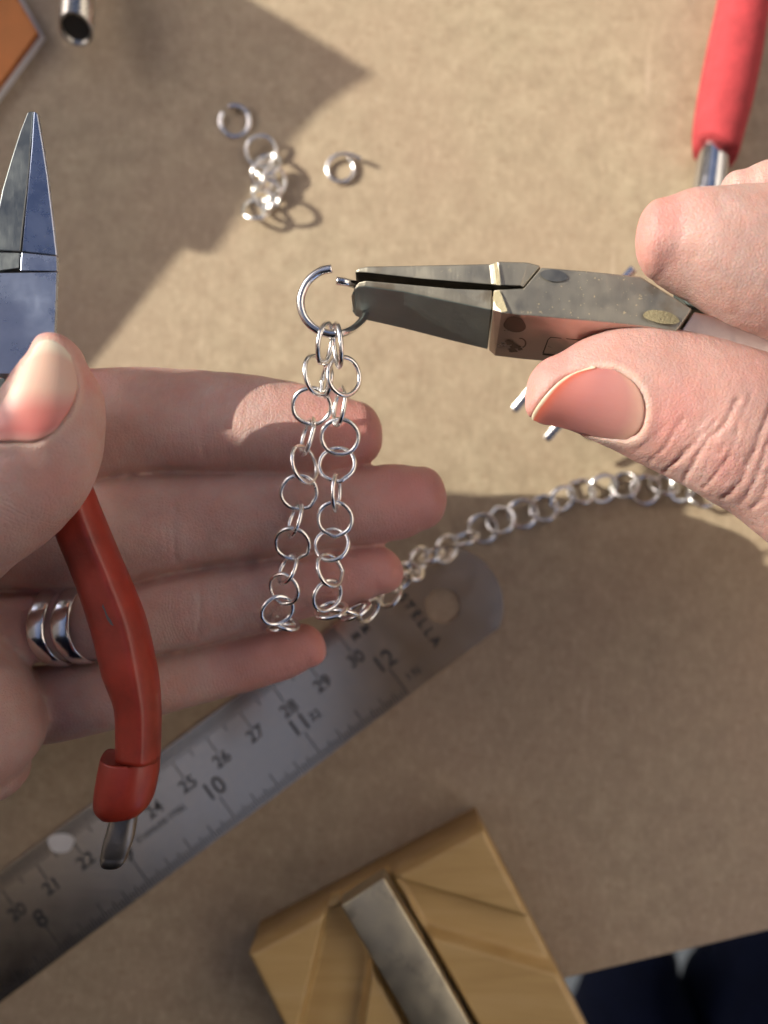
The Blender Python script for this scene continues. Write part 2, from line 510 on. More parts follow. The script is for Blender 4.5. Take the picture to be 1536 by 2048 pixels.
# ------------------------------------------------------------------ steel ruler
RA = math.atan(.742)
rd = np.array([math.cos(RA), math.sin(RA)]); rn = np.array([rd[1], -rd[0]])     # along; across towards the lower edge
RZ = .9
hc = P(885, 1210, RZ)[:2]                    # hole centre
RW = 24.6
def R2(t, w_, ):                             # t from the hole, w from the upper edge
    return hc+rd*t+rn*(w_-RW/2+.3)
def ruler():
    root = empty('steel_ruler', (*R2(-60, RW/2), 0))
    arc = 14.6
    a0 = math.asin(RW/2/arc)
    outl = [R2(-320, 0), R2(-320, RW)]
    for k in range(25):
        a = -a0+2*a0*k/24
        outl.append(R2(arc*math.cos(a), RW/2-arc*math.sin(a)))
    hole_ = [R2(4.3*math.cos(2*math.pi*k/40), RW/2+4.3*math.sin(2*math.pi*k/40)) for k in range(40)]
    bm = bmesh.new()
    z = RZ
    a = [bm.verts.new((p[0]*MM, p[1]*MM, z*MM)) for p in outl]; b = [bm.verts.new((p[0]*MM, p[1]*MM, z*MM)) for p in hole_]
    es = [bm.edges.new((r[i], r[(i+1) % len(r)])) for r in (a, b) for i in range(len(r))]
    bmesh.ops.triangle_fill(bm, use_beauty=True, edges=es)
    g = bmesh.ops.extrude_face_region(bm, geom=bm.faces[:])
    bmesh.ops.translate(bm, vec=(0, 0, -.85*MM), verts=[v for v in g['geom'] if isinstance(v, bmesh.types.BMVert)])
    bmesh.ops.recalc_face_normals(bm, faces=bm.faces)
    me = bpy.data.meshes.new('blade'); bm.to_mesh(me); bm.free()
    link('blade', me, M_ruler, root, False)
    # ticks
    V = []; F = []
    def tick(t, w0, w1, th):
        b0 = len(V)
        for tt, ww in ((t-th/2, w0), (t+th/2, w0), (t+th/2, w1), (t-th/2, w1)):
            p = R2(tt, ww); V.append((p[0], p[1], RZ+.02))
        F.append((b0, b0+1, b0+2, b0+3))
    def tpos(px, py):
        p = P(px, py, RZ)[:2]-hc; return float(p@rd)
    t30 = tpos(703, 1306); t12 = tpos(790, 1352)
    for i in range(0, 200):
        tt = t30-i
        L = 8.2 if i % 10 == 0 else (5.2 if i % 5 == 0 else 3.8)
        tick(tt, .3, L, .28)
        if i < 130: tick(tt-.5, .3, 2.6, .16)
    for i in range(0, 160):
        tt = t12-i*25.4/32
        L = 6.0 if i % 32 == 0 else 5.0 if i % 16 == 0 else 4.0 if i % 8 == 0 else 3.0 if i % 4 == 0 else 2.2
        if i % 32 == 0: L = 8
        tick(tt, RW-L, RW-.3, .27)
    o = obj('tick_marks', V, F, M_ink, root, False); o['kind'] = 'stuff'
    def text(s, t, w_, size, rot=0.0, name='numeral', sx=1.0, bold=.0):
        cu = bpy.data.curves.new('txt', 'FONT'); cu.body = s; cu.size = size*MM; cu.align_x = 'CENTER'; cu.align_y = 'CENTER'
        cu.offset = bold*MM
        to = bpy.data.objects.new('txt', cu); C.objects.link(to)
        dg = bpy.context.evaluated_depsgraph_get()
        me = bpy.data.meshes.new_from_object(to.evaluated_get(dg))
        bpy.data.objects.remove(to)
        p = R2(t, w_)
        Mx = Matrix.Translation(Vector((p[0], p[1], RZ+.03))*MM) @ Matrix.Rotation(RA+rot, 4, 'Z') @ Matrix.Diagonal((sx, 1, 1, 1))
        me.transform(Mx); me.materials.clear()
        return link(name, me, M_ink, root, False)
    for i in range(0, 13):
        text(str(30-i), t30-i*10, 10.0, 4.3, bold=.07)
    for i in range(0, 5):
        text(str(12-i), t12-i*25.4, 14.6, 6.0, bold=.08, sx=.95)
    text('M M', tpos(712, 1252), 5.6, 2.8, name='lettering', bold=.03)
    text('I N', tpos(842, 1366), 21.0, 2.8, name='lettering', bold=.03)
    text('32', tpos(645, 1452), 14.9, 3.0, name='lettering', bold=.05)
    text('STAINLESS STEEL', tpos(325, 1650), 13.6, 1.9, name='lettering', bold=.03)
    text('S T E L L A', tpos(845, 1248), 11.5, 3.3, -math.pi/2, name='lettering', bold=.13, sx=1.0)
    tt = tpos(122, 1686); c = P(122, 1686, RZ)  # flat round white spot on the blade
    V = [(c[0]+3.1*math.cos(a)*(1+.12*math.sin(3*a)), c[1]+2.5*math.sin(a)*(1+.1*math.cos(2*a)), RZ+.05) for a in np.linspace(0, 2*math.pi, 28, endpoint=False)]
    o = obj('white_fleck', V, [tuple(range(28))], M_white, root, False); o['label'] = 'round white fleck'
    tag(root, 'long steel ruler lying diagonally on the board, with a hole in its round end', 'ruler')
ruler()

# ------------------------------------------------------------------ wood block with carved channels, bar in it
def wood_block():
    Z = 19.0
    A = P(968, 1660, Z); Bc = P(497, 1910, Z); D = P(1215, 2062, Z)
    u = (Bc-A)[:2]; Lu = np.linalg.norm(u); u /= Lu
    v = (D-A)[:2]; v -= u*(v@u); v /= np.linalg.norm(v)
    Lv = 85.0
    root = empty('wooden_block', (*(A[:2]+u*Lu/2+v*Lv/2), 0))
    def q(px, py):
        p = P(px, py, Z)[:2]-A[:2]; return np.array([p@u, p@v])
    ch = [[q(668, 1806), q(785, 1742), q(1010, 2140), q(885, 2200)],             # central channel
          [q(649, 1822), q(705, 1798), q(748, 1930), q(700, 2230), q(556, 2220)],  # left branch
          [q(780, 1752), q(1068, 1836), q(1150, 1960), q(848, 1872)]]          # right branch
    def sd(poly, X, Y):
        """signed distance, positive inside"""
        d = np.full(X.shape, 1e9); ins = np.zeros(X.shape, bool)
        n = len(poly)
        for i in range(n):
            a, b = poly[i], poly[(i+1) % n]
            ex, ey = b-a; wx, wy = X-a[0], Y-a[1]
            t = np.clip((wx*ex+wy*ey)/(ex*ex+ey*ey), 0, 1)
            d = np.minimum(d, np.hypot(wx-ex*t, wy-ey*t))
            cond = ((a[1] > Y) != (b[1] > Y)) & (X < (b[0]-a[0])*(Y-a[1])/(b[1]-a[1]+1e-12)+a[0])
            ins ^= cond
        return np.where(ins, d, -d)
    nu, nv = int(Lu/.45), int(Lv/.45)
    X, Y = np.meshgrid(np.linspace(0, Lu, nu), np.linspace(0, Lv, nv), indexing='ij')
    H = np.zeros(X.shape)
    for pl, dep in zip(ch, (5.0, 4.6, 4.2)):
        s = np.clip((sd(pl, X, Y)+.2)/1.6, 0, 1); s = s*s*(3-2*s)
        H = np.minimum(H, -dep*s)
    edge = np.minimum(np.minimum(X, Lu-X), np.minimum(Y, Lv-Y))
    H -= np.clip(1-edge/1.0, 0, 1)**2*.8
    V = []; F = []
    for i in range(nu):
        for j in range(nv):
            p = A[:2]+u*X[i, j]+v*Y[i, j]; V.append((p[0], p[1], Z+H[i, j]))
    idx = lambda i, j: i*nv+j
    for i in range(nu-1):
        for j in range(nv-1): F.append((idx(i, j), idx(i+1, j), idx(i+1, j+1), idx(i, j+1)))
    rim = [idx(i, 0) for i in range(nu)]+[idx(nu-1, j) for j in range(1, nv)]+[idx(i, nv-1) for i in range(nu-2, -1, -1)]+[idx(0, j) for j in range(nv-2, 0, -1)]
    b0 = len(V)
    for r in rim: V.append((V[r][0], V[r][1], .05))
    n = len(rim)
    for i in range(n): F.append((rim[i], b0+i, b0+(i+1) % n, rim[(i+1) % n]))
    F.append(tuple(b0+i for i in range(n)))
    me = mesh_mm('body', V, F); fix_normals(me)
    link('body', me, M_wood, root, True)
    tag(root, 'varnished yellow wooden block with carved diagonal channels, below the ruler', 'wooden block')
wood_block()
V, F = slab([(681, 1812, 21.5, 768, 1755, 21.5), (786, 1990, 21.5, 876, 1935, 21.5), (900, 2190, 21.5, 985, 2130, 21.5)], 6.8)
o = obj('steel_bar', V, F, M_barsteel, None, True, .5, 2)
tag(o, 'flat grey steel bar lying in the middle channel of the wooden block', 'metal bar')

# ------------------------------------------------------------------ things at the top of the board
def copper():
    root = empty('copper_sheet', (*P(-20, 40)[:2], 0))
    pts = [P(p[0], p[1], 4)[:2] for p in ((75, 64), (-40, -130), (-330, 40), (-120, 330))]
    obj('sheet', *prism(pts, 2.2, 4.0), M_copper, root, False, .25)
    pts = [P(p[0], p[1], 2)[:2] for p in ((86, 70), (-28, -130), (-330, 40), (-114, 345))]
    obj('backing', *prism(pts, .1, 2.2), M_white, root, False, .2)
    tag(root, 'scratched copper coloured sheet with white backing in the top left corner', 'metal sheet')
copper()

def tube_thing():
    a = P(163, -170, 9); b = P(152, 60, 13.5)
    d = (b-a)/np.linalg.norm(b-a)
    u = np.cross(d, [0, 0, 1.]); u /= np.linalg.norm(u); v = np.cross(u, d)
    # the open end is cut at a slant, so its dark mouth shows
    V = []; F = []; seg = 40
    def ring(c, r, sl):
        b0 = len(V)
        for k in range(seg):
            t = 2*math.pi*k/seg
            V.append(c+(u*math.cos(t)+v*math.sin(t))*r-d*sl*math.sin(t)*r)
        return b0
    rs = [ring(a, 3.95, 0), ring(b-d*.3, 3.95, .42), ring(b, 3.4, .4), ring(b-d*.2, 3.3, .42), ring(a+d*3, 3.3, 0)]
    for r0, r1 in zip(rs, rs[1:]):
        for k in range(seg): F.append((r0+k, r0+(k+1) % seg, r1+(k+1) % seg, r1+k))
    root = empty('metal_tube', a)
    obj('tube_wall', V, F, M_tube, root)
    # dark disc inside the mouth, painting in the shade of the hollow
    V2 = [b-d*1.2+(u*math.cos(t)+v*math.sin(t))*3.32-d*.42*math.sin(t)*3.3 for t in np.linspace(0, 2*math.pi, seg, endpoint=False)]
    obj('mouth_shade', V2, [tuple(range(seg))], M_dark, root, False)
    tag(root, 'short grey metal tube with a dark open end at the top of the board', 'metal tube')
tube_thing()

def foam_tool():
    root = empty('hand_tool', P(1440, 200, 0))
    Cn, U, B = tube_rings([(1462, -140, 1600, -120, 7.5, 6.3), (1440, -20, 1545, -10, 7.5, 6.3), (1412, 110, 1520, 125, 7.5, 6.3), (1396, 195, 1502, 212, 7.4, 6.2), (1387, 262, 1482, 285, 7.4, 6.1), (1389, 292, 1474, 318, 7.2, 5.8)], seg=44)
    V, F = loft(Cn, U, B, 44)
    seg = 44
    # ragged mouth: push the last rings
    V = np.array(V); n = len(Cn)
    for i in range(n-6, n):
        f = (i-(n-6))/5
        for k in range(seg):
            a = 2*math.pi*k/seg
            V[i*seg+k] += (Cn[-1]-Cn[-7])/np.linalg.norm(Cn[-1]-Cn[-7])*f*(-1.6*math.sin(a)+.9*math.cos(3*a+1)*.6)
    obj('foam_grip', V, F, M_foam, root)
    V, F = loft(*tube_rings([(1408, 250, 1462, 262, 7, 3.2), (1400, 290, 1458, 300, 7, 3.4), (1386, 370, 1452, 378, 7, 3.8), (1370, 470, 1440, 480, 7, 3.8)], seg=32), seg=32)
    obj('shaft', V, F, mat_metal('polished_steel', (.72, .73, .74), .16, .05, 300), root)
    tag(root, 'hand tool with red foam grip and polished steel shaft in the top right corner', 'hand tool')
foam_tool()

for a, b, lab in (((1268, 536, 24), (1027, 822, 12), 'upper of two thin steel prongs poking out behind the right thumb'),
                  ((1300, 640, 24), (1092, 880, 12), 'lower of two thin steel prongs poking out behind the right thumb')):
    A, Bp = P(*a), P(*b)
    d = (Bp-A)/np.linalg.norm(Bp-A); u = np.cross(d, [0, 0, 1.]); u /= np.linalg.norm(u)
    V, F = [], []
    for p, s in ((A, 1.0), (A*.5+Bp*.5, 1.0), (Bp-d*.6, .9), (Bp, .6)):
        V += [p+u*s, p-u*s, p-u*s-np.array([0, 0, .8]), p+u*s-np.array([0, 0, .8])]
    for i in range(3):
        for k in range(4): F.append((i*4+k, i*4+(k+1) % 4, i*4+4+(k+1) % 4, i*4+4+k))
    F += [(0, 1, 2, 3), (12, 13, 14, 15)]
    o = obj('steel_prong', V, F, M_silver2, None, True, .2)
    tag(o, lab, 'steel prong', 'thin steel prongs behind the right thumb')

# tiny silver filings scattered on the board
V = []; F = []
for i in range(240):
    q = P(rng.uniform(-100, 1640), rng.uniform(-100, 2000), 0)
    if abs(q[0]+8) < 22 and abs(q[1]-62) < 22: continue
    if (q[:2]-e0)@np.array([-dirv[1], dirv[0]]) < 3: continue
    L, Wd, a = rng.uniform(.12, .55), rng.uniform(.05, .11), rng.uniform(0, math.pi)
    u = np.array([math.cos(a), math.sin(a), rng.uniform(-.1, .25)])*L/2; v = np.array([-math.sin(a), math.cos(a), 0])*Wd/2
    c = q+np.array([0, 0, .12]); b0 = len(V)
    V += [c-u-v, c+u-v, c+u+v, c-u+v, c+np.array([0, 0, .08]), c-np.array([0, 0, .08])]
    F += [(b0, b0+1, b0+4), (b0+1, b0+2, b0+4), (b0+2, b0+3, b0+4), (b0+3, b0, b0+4), (b0+1, b0, b0+5), (b0+2, b0+1, b0+5), (b0+3, b0+2, b0+5), (b0, b0+3, b0+5)]
o = link('filings', mesh_mm('filings', V, F), M_silver, None, False)
tag(o, 'tiny silver filings scattered over the brown board', 'metal dust', None, 'stuff')

# ------------------------------------------------------------------ hands
def remesh(V, F, voxel):
    me = bpy.data.meshes.new('t'); me.from_pydata([tuple(v) for v in V], [], F); me.update()
    fix_normals(me)
    o = bpy.data.objects.new('t', me); C.objects.link(o)
    m = o.modifiers.new('r', 'REMESH'); m.mode = 'VOXEL'; m.voxel_size = voxel; m.adaptivity = 0
    dg = bpy.context.evaluated_depsgraph_get()
    out = bpy.data.meshes.new_from_object(o.evaluated_get(dg))
    bpy.data.objects.remove(o); bpy.data.meshes.remove(me)
    return out

def seg_dist_px(Q, line):
    d = np.full(len(Q), 1e9)
    L = catmull(line, 6)
    for a, b in zip(L[:-1], L[1:]):
        e = b-a; wv = Q-a
        t = np.clip((wv@e)/max(e@e, 1e-9), 0, 1)
        d = np.minimum(d, np.linalg.norm(wv-t[:, None]*e, axis=1))
    return d

def inside_poly(Q, poly):
    ins = np.zeros(len(Q), bool); n = len(poly)
    for i in range(n):
        a, b = poly[i], poly[(i+1) % n]
        c = ((a[1] > Q[:, 1]) != (b[1] > Q[:, 1])) & (Q[:, 0] < (b[0]-a[0])*(Q[:, 1]-a[1])/(b[1]-a[1]+1e-12)+a[0])
        ins ^= c
    return ins

def hand(name, tubes, label, nail=None, creases=(), pads=(), folds=(), spots=(), voxel=.5, smooth=4, tips=None):
    V = []; F = []; info = []
    for nodes, cap, kw in tubes:
        Cn, U, B = tube_rings(nodes, cap, n=6, power=kw.get('power', .88))
        v, f = loft(Cn, U, B, 36, kw.get('sq', .92), len(V))
        V += v; F += f
        if kw.get('finger', True): info.append((Cn, np.linalg.norm(U, axis=1), B, kw))
    me = remesh(V, F, voxel)
    n = len(me.vertices)
    co = np.empty(n*3, np.float32); me.vertices.foreach_get('co', co); co = co.reshape(-1, 3).astype(float)
    E = np.empty(len(me.edges)*2, np.int32); me.edges.foreach_get('vertices', E); E = E.reshape(-1, 2)
    deg = np.bincount(E.ravel(), minlength=n).astype(float)[:, None]
    def lap(X):
        o_ = np.zeros_like(X)
        for j in range(X.shape[1]):
            o_[:, j] = np.bincount(E[:, 0], X[E[:, 1], j], n)+np.bincount(E[:, 1], X[E[:, 0], j], n)
        return o_/deg
    for _ in range(smooth): co = co*.35+lap(co)*.65; 
    def normals(X):
        me.vertices.foreach_set('co', X.astype(np.float32).ravel()); me.update()
        nn = np.empty(n*3, np.float32); me.vertex_normals.foreach_get('vector', nn); return nn.reshape(-1, 3).astype(float)
    N = normals(co)
    px = to_px(co)
    view = CAMPOS-co; view /= np.linalg.norm(view, axis=1)[:, None]
    facing = np.einsum('ij,ij->i', view, N)
    # large soft irregularity so that no finger is a clean tube
    from mathutils import noise as mn
    # joints: creases and pads
    disp = np.zeros(n)
    fmask = np.clip(facing*3+.3, 0, 1)
    wob = np.array([(mn.noise(Vector(c*.45)), mn.noise(Vector(c*.45+np.array([9, 4, 2]))), mn.noise(Vector(c*.9)), mn.noise(Vector(c*2.1))) for c in co])
    qx = px+wob[:, :2]*4
    for line, depth, width in creases:
        d = seg_dist_px(qx, np.array(line, float))/12.0      # ~mm
        depth = depth*np.clip(.9+.7*wob[:, 2], .3, 1.3)
        disp -= .62*depth*np.exp(-(d/(width*.75))**2)*fmask
        disp += .10*depth*np.exp(-((d-width*2.4)/(width*1.5))**2)*fmask
    nailmesh = None
    for (zx, zy), (rx, ry), ang, amp in folds:                  # a patch of many shallow folds running along ang (degrees, y down)
        ca, sa = math.cos(math.radians(ang)), math.sin(math.radians(ang))
        al = (px[:, 0]*ca+px[:, 1]*sa)/12.0; ac = (-px[:, 0]*sa+px[:, 1]*ca)/12.0
        g = np.exp(-((px[:, 0]-zx)/rx)**2-((px[:, 1]-zy)/ry)**2)*fmask
        for i in np.where(g > .03)[0]:
            h = 1-abs(mn.noise(Vector((al[i]*.22, ac[i]*1.05, 3.1))))*2.4
            h2 = 1-abs(mn.noise(Vector((al[i]*.6, ac[i]*2.3, 7.7))))*2.4
            disp[i] -= g[i]*amp*(max(h, 0)**3+.45*max(h2, 0)**3)
    if nail:
        bvh = BVHTree.FromPolygons([Vector(c) for c in co], [tuple(p.vertices) for p in me.polygons])
        nu, nv = 26, 30
        fr, cu, tp, bt = (catmull(nail[k], 8) for k in ('free', 'cuticle', 'top', 'bottom'))
        def at(curve, t):
            x = t*(len(curve)-1); i = min(int(x), len(curve)-2); return curve[i]*(1-(x-i))+curve[i+1]*(x-i)
        G = np.zeros((nu, nv, 3)); GP = np.zeros((nu, nv, 2))
        for i in range(nu):
            for j in range(nv):
                s, t = i/(nu-1), j/(nv-1)
                q = (1-s)*at(fr, t)+s*at(cu, t)+(1-t)*at(tp, s)+t*at(bt, s)-((1-s)*(1-t)*fr[0]+(1-s)*t*fr[-1]+s*(1-t)*cu[0]+s*t*cu[-1])
                GP[i, j] = q
                d = Vector(ray(q[0], q[1])).normalized()
                hit = bvh.ray_cast(Vector(CAMPOS), d)
                if hit[0] is not None and hit[3] < nail.get('maxd', 150):
                    G[i, j] = hit[0]
                else:
                    p0 = Vector(CAMPOS)+d*((nail['z']-CAMPOS[2])/d.z)
                    near = bvh.find_nearest(p0); G[i, j] = p0*.5+near[0]*.5
        for _ in range(14):                                     # a nail is a smooth plate
            g2 = G.copy()
            g2[1:-1, 1:-1] = (G[:-2, 1:-1]+G[2:, 1:-1]+G[1:-1, :-2]+G[1:-1, 2:])/4
            g2[0, 1:-1] = (G[0, :-2]+G[0, 2:]+2*G[0, 1:-1])/4; g2[-1, 1:-1] = (G[-1, :-2]+G[-1, 2:]+2*G[-1, 1:-1])/4
            g2[1:-1, 0] = (G[:-2, 0]+G[2:, 0]+2*G[1:-1, 0])/4; g2[1:-1, -1] = (G[:-2, -1]+G[2:, -1]+2*G[1:-1, -1])/4
            G = g2
        du = np.gradient(G, axis=0); dv = np.gradient(G, axis=1)
        nn = np.cross(du, dv); nn /= np.linalg.norm(nn, axis=2)[:, :, None]
        if np.mean(nn[:, :, 2]) < 0: nn = -nn
        S, T = np.meshgrid(np.linspace(0, 1, nu), np.linspace(0, 1, nv), indexing='ij')
        lift = .10+.22*np.sin(np.pi*np.clip(T, 0, 1))+nail.get('lip', .35)*np.clip(1-S/.3, 0, 1)**2-.25*np.clip((S-.85)/.15, 0, 1)
        G = G+nn*lift[:, :, None]
        NV = G.reshape(-1, 3); NF = [(i*nv+j, i*nv+j+1, (i+1)*nv+j+1, (i+1)*nv+j) for i in range(nu-1) for j in range(nv-1)]
        nme = mesh_mm('fingernail', NV, NF)
        at_ = nme.attributes.new('nuv', 'FLOAT_VECTOR', 'POINT')
        at_.data.foreach_set('vector', np.stack([S, T, np.zeros_like(S)], 2).astype(np.float32).ravel())
        nailmesh = nme
        out = np.vstack([GP[0, :], GP[1:, -1], GP[-1, -2::-1], GP[-2:0:-1, 0]])
        ins = inside_poly(px, out)
        d = np.full(n, 1e9)
        sel = np.where((facing > -.3) & (np.abs(px-out.mean(0)).max(1) < 220))[0]
        dd = np.full(len(sel), 1e9)
        for a, b in zip(out, np.roll(out, -1, 0)):
            e = b-a; wv = px[sel]-a; t = np.clip((wv@e)/max(e@e, 1e-9), 0, 1)
            dd = np.minimum(dd, np.linalg.norm(wv-t[:, None]*e, axis=1))
        d[sel] = dd/12.0
        sgn = np.where(ins, d, -d)
        fm = np.clip(facing*4+.6, 0, 1)
        disp += np.where(d < 40, (-.5*np.clip((sgn+.15)/.3, 0, 1)+nail.get('fold', .35)*np.exp(-((sgn+.9)/.8)**2))*fm, 0)
        dry = np.exp(-((sgn+.45)/.4)**2)*(d < 40)*(px[:, 0] > nail.get('dry_x', -1e9))
    # irregular relief
    for i in range(n):
        c = co[i]
        disp[i] += .22*mn.noise(Vector(c*.16))+.07*mn.noise(Vector(c*.55))
    if pads:
        for (qx, qy), rad, h in pads:
            dq = np.hypot(px[:, 0]-qx, px[:, 1]-qy)/rad
            disp += h*np.exp(-dq*dq)*fmask
    co = co+N*disp[:, None]
    # finger coordinates
    fuv = np.zeros((n, 3)); best = np.full(n, 1e9); tint = np.zeros((n, 4)); tint[:, 3] = 1
    for k, (Cn, ur, B, kw) in enumerate(info):
        Ls = np.concatenate([[0], np.cumsum(np.linalg.norm(np.diff(Cn, axis=0), axis=1))])
        for i in range(0, len(Cn)-1):
            a, b = Cn[i], Cn[i+1]; e = b-a; wv = co-a
            t = np.clip((wv@e)/max(e@e, 1e-9), 0, 1)
            r = wv-t[:, None]*e
            dist = np.linalg.norm(r, axis=1)/max(ur[i], 2)
            m_ = dist < best
            best[m_] = dist[m_]
            s = Ls[i]+t*np.linalg.norm(e)
            fuv[m_, 0] = (Ls[-1]-s)[m_]; fuv[m_, 1] = r[m_, 1]; fuv[m_, 2] = k*10
            pk = kw.get('pink', .7)
            tp_ = np.clip(1-(Ls[-1]-s)/kw.get('plen', 24), 0, 1)**.8*pk
            tint[m_, 0] = tp_[m_]+kw.get('flush', 0)
    for (qx_, qy_), rad, am in spots:
        tint[:, 0] += am*np.exp(-(np.hypot(px[:, 0]-qx_, px[:, 1]-qy_)/rad)**2)
    tint[:, 0] = np.clip(tint[:, 0], 0, 1)
    if nail: tint[:, 1] = np.clip(dry*.55, 0, 1)*.8
    for _ in range(2): tint[:, :2] = lap(tint[:, :2])
    me.vertices.foreach_set('co', (co*MM).astype(np.float32).ravel()); me.update()
    a = me.attributes.new('fuv', 'FLOAT_VECTOR', 'POINT'); a.data.foreach_set('vector', fuv.astype(np.float32).ravel())
    a = me.attributes.new('tint', 'FLOAT_COLOR', 'POINT'); a.data.foreach_set('color', tint.astype(np.float32).ravel())
    me.materials.clear()
    root = empty(name, co.mean(0))
    link('skin', me, M_skin, root)
    if nailmesh:
        o = link('fingernail', nailmesh, nail['mat'], root)
        m = o.modifiers.new('s', 'SOLIDIFY'); m.thickness = .45*MM; m.offset = 1 if False else -1
        m2 = o.modifiers.new('ss', 'SUBSURF'); m2.levels = 1; m2.render_levels = 1
    tag(root, label, 'hand')
    return root

index = [(-120, 750, -120, 985, 46, 9), (60, 742, 60, 975, 48, 8.5), (190, 738, 190, 958, 50, 8.2), (300, 736, 300, 942, 50, 8.3), (400, 742, 400, 941, 50, 8.0), (500, 752, 500, 945, 50, 8.4), (600, 768, 600, 946, 50, 8.2), (670, 786, 672, 942, 50, 7.8), (712, 803, 720, 928, 50, 7.0)]
middle = [(-120, 975, -120, 1180, 44, 9), (40, 966, 40, 1178, 46, 8.6), (180, 961, 180, 1176, 48, 8.3), (300, 951, 300, 1155, 48, 8.4), (400, 948, 400, 1133, 48, 8.0), (500, 947, 520, 1120, 48, 8.3), (620, 944, 634, 1101, 48, 8.2), (720, 936, 740, 1088, 48, 8.0), (790, 928, 808, 1080, 48, 7.6), (835, 934, 848, 1060, 48, 6.9)]
ringf = [(-120, 1185, -120, 1330, 42, 8.5), (60, 1182, 60, 1326, 44, 8.1), (150, 1177, 150, 1320, 46, 7.8), (260, 1169, 270, 1312, 46, 7.8), (333, 1149, 345, 1300, 46, 7.8), (420, 1136, 425, 1283, 46, 7.5), (512, 1122, 515, 1262, 46, 7.6), (610, 1105, 620, 1234, 46, 7.5), (690, 1095, 705, 1210, 46, 7.2), (745, 1090, 762, 1190, 46, 6.5)]
little = [(-100, 1340, -80, 1500, 38, 7.5), (60, 1332, 80, 1490, 40, 7.0), (180, 1322, 190, 1468, 41, 6.8), (305, 1307, 320, 1432, 42, 6.6), (420, 1284, 425, 1402, 42, 6.3), (512, 1261, 525, 1376, 42, 6.3), (570, 1249, 590, 1352, 42, 6.0), (605, 1247, 622, 1334, 42, 5.3)]
thumb = [(-420, 1150, -150, 1330, 62, 11), (-330, 1070, -60, 1215, 68, 11), (-240, 1010, 20, 1138, 73, 10.5), (-160, 950, 100, 1078, 77, 9.8), (-98, 880, 168, 998, 79, 9.2), (-40, 838, 199, 915, 80, 8.8), (2, 790, 206, 828, 80.5, 8.3), (38, 745, 192, 765, 81, 7.2), (68, 712, 170, 725, 81, 5.8)]
palm = [(-480, 640, -480, 1560, 44, 12), (-300, 650, -300, 1560, 44, 12), (-130, 690, -130, 1530, 43, 11), (-20, 760, -20, 1480, 42, 9)]
thenar = [(-330, 1240, -10, 1240, 50, 12), (-260, 1330, 50, 1325, 50, 12), (-250, 1400, 78, 1400, 52, 12.0), (-240, 1470, 88, 1478, 51, 11), (-220, 1530, 55, 1530, 48, 9.5)]
hand('hand', [(index, (765, 868, 50), dict(pink=.55)), (middle, (893, 990, 48), dict(pink=.55)), (ringf, (807, 1138, 46), dict(pink=.6)),
              (little, (652, 1290, 42), dict(pink=.7)), (thumb, (122, 684, 80), dict(pink=.45, plen=10, sq=.95)),
              (palm, None, dict(finger=True, pink=0)), (thenar, (-60, 1600, 46), dict(pink=0, finger=True))],
     'left hand, palm up, with the chain across its fingers and its thumb on pliers',
     nail=dict(free=[(66, 712), (84, 690), (100, 684), (118, 692), (136, 716)], cuticle=[(-30, 880), (0, 884), (35, 882), (70, 884), (108, 862)],
               top=[(66, 712), (40, 755), (15, 795), (-10, 840), (-30, 880)], bottom=[(136, 716), (148, 745), (154, 780), (138, 824), (108, 862)], z=82, mat=M_nail_left, lip=.3, fold=.15, maxd=160),
     creases=[([(352, 985), (345, 1050), (352, 1120)], .34, .5), ([(338, 985), (332, 1050), (335, 1100)], .2, .4), ([(395, 1165), (402, 1220), (395, 1270)], .28, .5),
              ([(410, 760), (402, 840), (410, 915)], .28, .5), ([(455, 765), (450, 850), (455, 930)], .24, .5), ([(600, 965), (610, 1030), (600, 1085)], .22, .5), ([(300, 1330), (306, 1380), (300, 1425)], .24, .5),
              ([(250, 800), (330, 818), (400, 815)], .08, .8), ([(20, 1000), (70, 1040), (100, 1060)], .08, .5)],
     spots=[((700, 860), 60, .2), ((820, 980), 60, .2), ((560, 1000), 90, -.1), ((180, 760), 35, .5), ((280, 1190), 60, .2), ((60, 1200), 50, .3), ((420, 900), 50, .15), ((640, 1160), 60, .15), ((250, 1290), 50, .25), ((110, 970), 50, .3)],
     folds=[((340, 1050), (45, 90), 90, .07), ((600, 1020), (30, 80), 90, .04), ((400, 1220), (40, 70), 92, .06), ((430, 850), (40, 90), 88, .06), ((310, 1380), (40, 60), 90, .06), ((60, 1430), (60, 120), 70, .07)],
     voxel=.5)

rthumb = [(1900, 880, 1720, 1270, 68, 12), (1750, 808, 1640, 1180, 69, 12), (1610, 750, 1555, 1090, 70, 11.5), (1515, 708, 1480, 1030, 71, 11), (1440, 684, 1418, 995, 72, 10.8), (1370, 668, 1350, 957, 72, 10.5), (1300, 657, 1290, 928, 72, 10.2), (1225, 661, 1225, 893, 72, 9.6), (1160, 683, 1168, 869, 72, 8.4), (1110, 714, 1114, 848, 72, 6.8)]
rindex = [(2000, 370, 1980, 760, 70, 13), (1800, 366, 1780, 730, 73, 12), (1650, 372, 1620, 700, 76, 11), (1536, 376, 1510, 662, 78, 10.5), (1440, 382, 1432, 622, 79, 10), (1370, 389, 1368, 582, 79, 9.5), (1320, 405, 1318, 556, 79, 8)]
rmiddle = [(2000, 280, 1980, 500, 58, 10), (1760, 285, 1740, 480, 60, 9), (1600, 300, 1590, 460, 61, 8.5), (1520, 328, 1515, 450, 62, 8), (1478, 350, 1476, 435, 62, 6.5)]
rpalm = [(1850, 250, 2100, 250, 60, 13), (1800, 500, 2300, 500, 62, 16), (1800, 900, 2400, 900, 62, 17), (1750, 1200, 2400, 1250, 62, 16)]
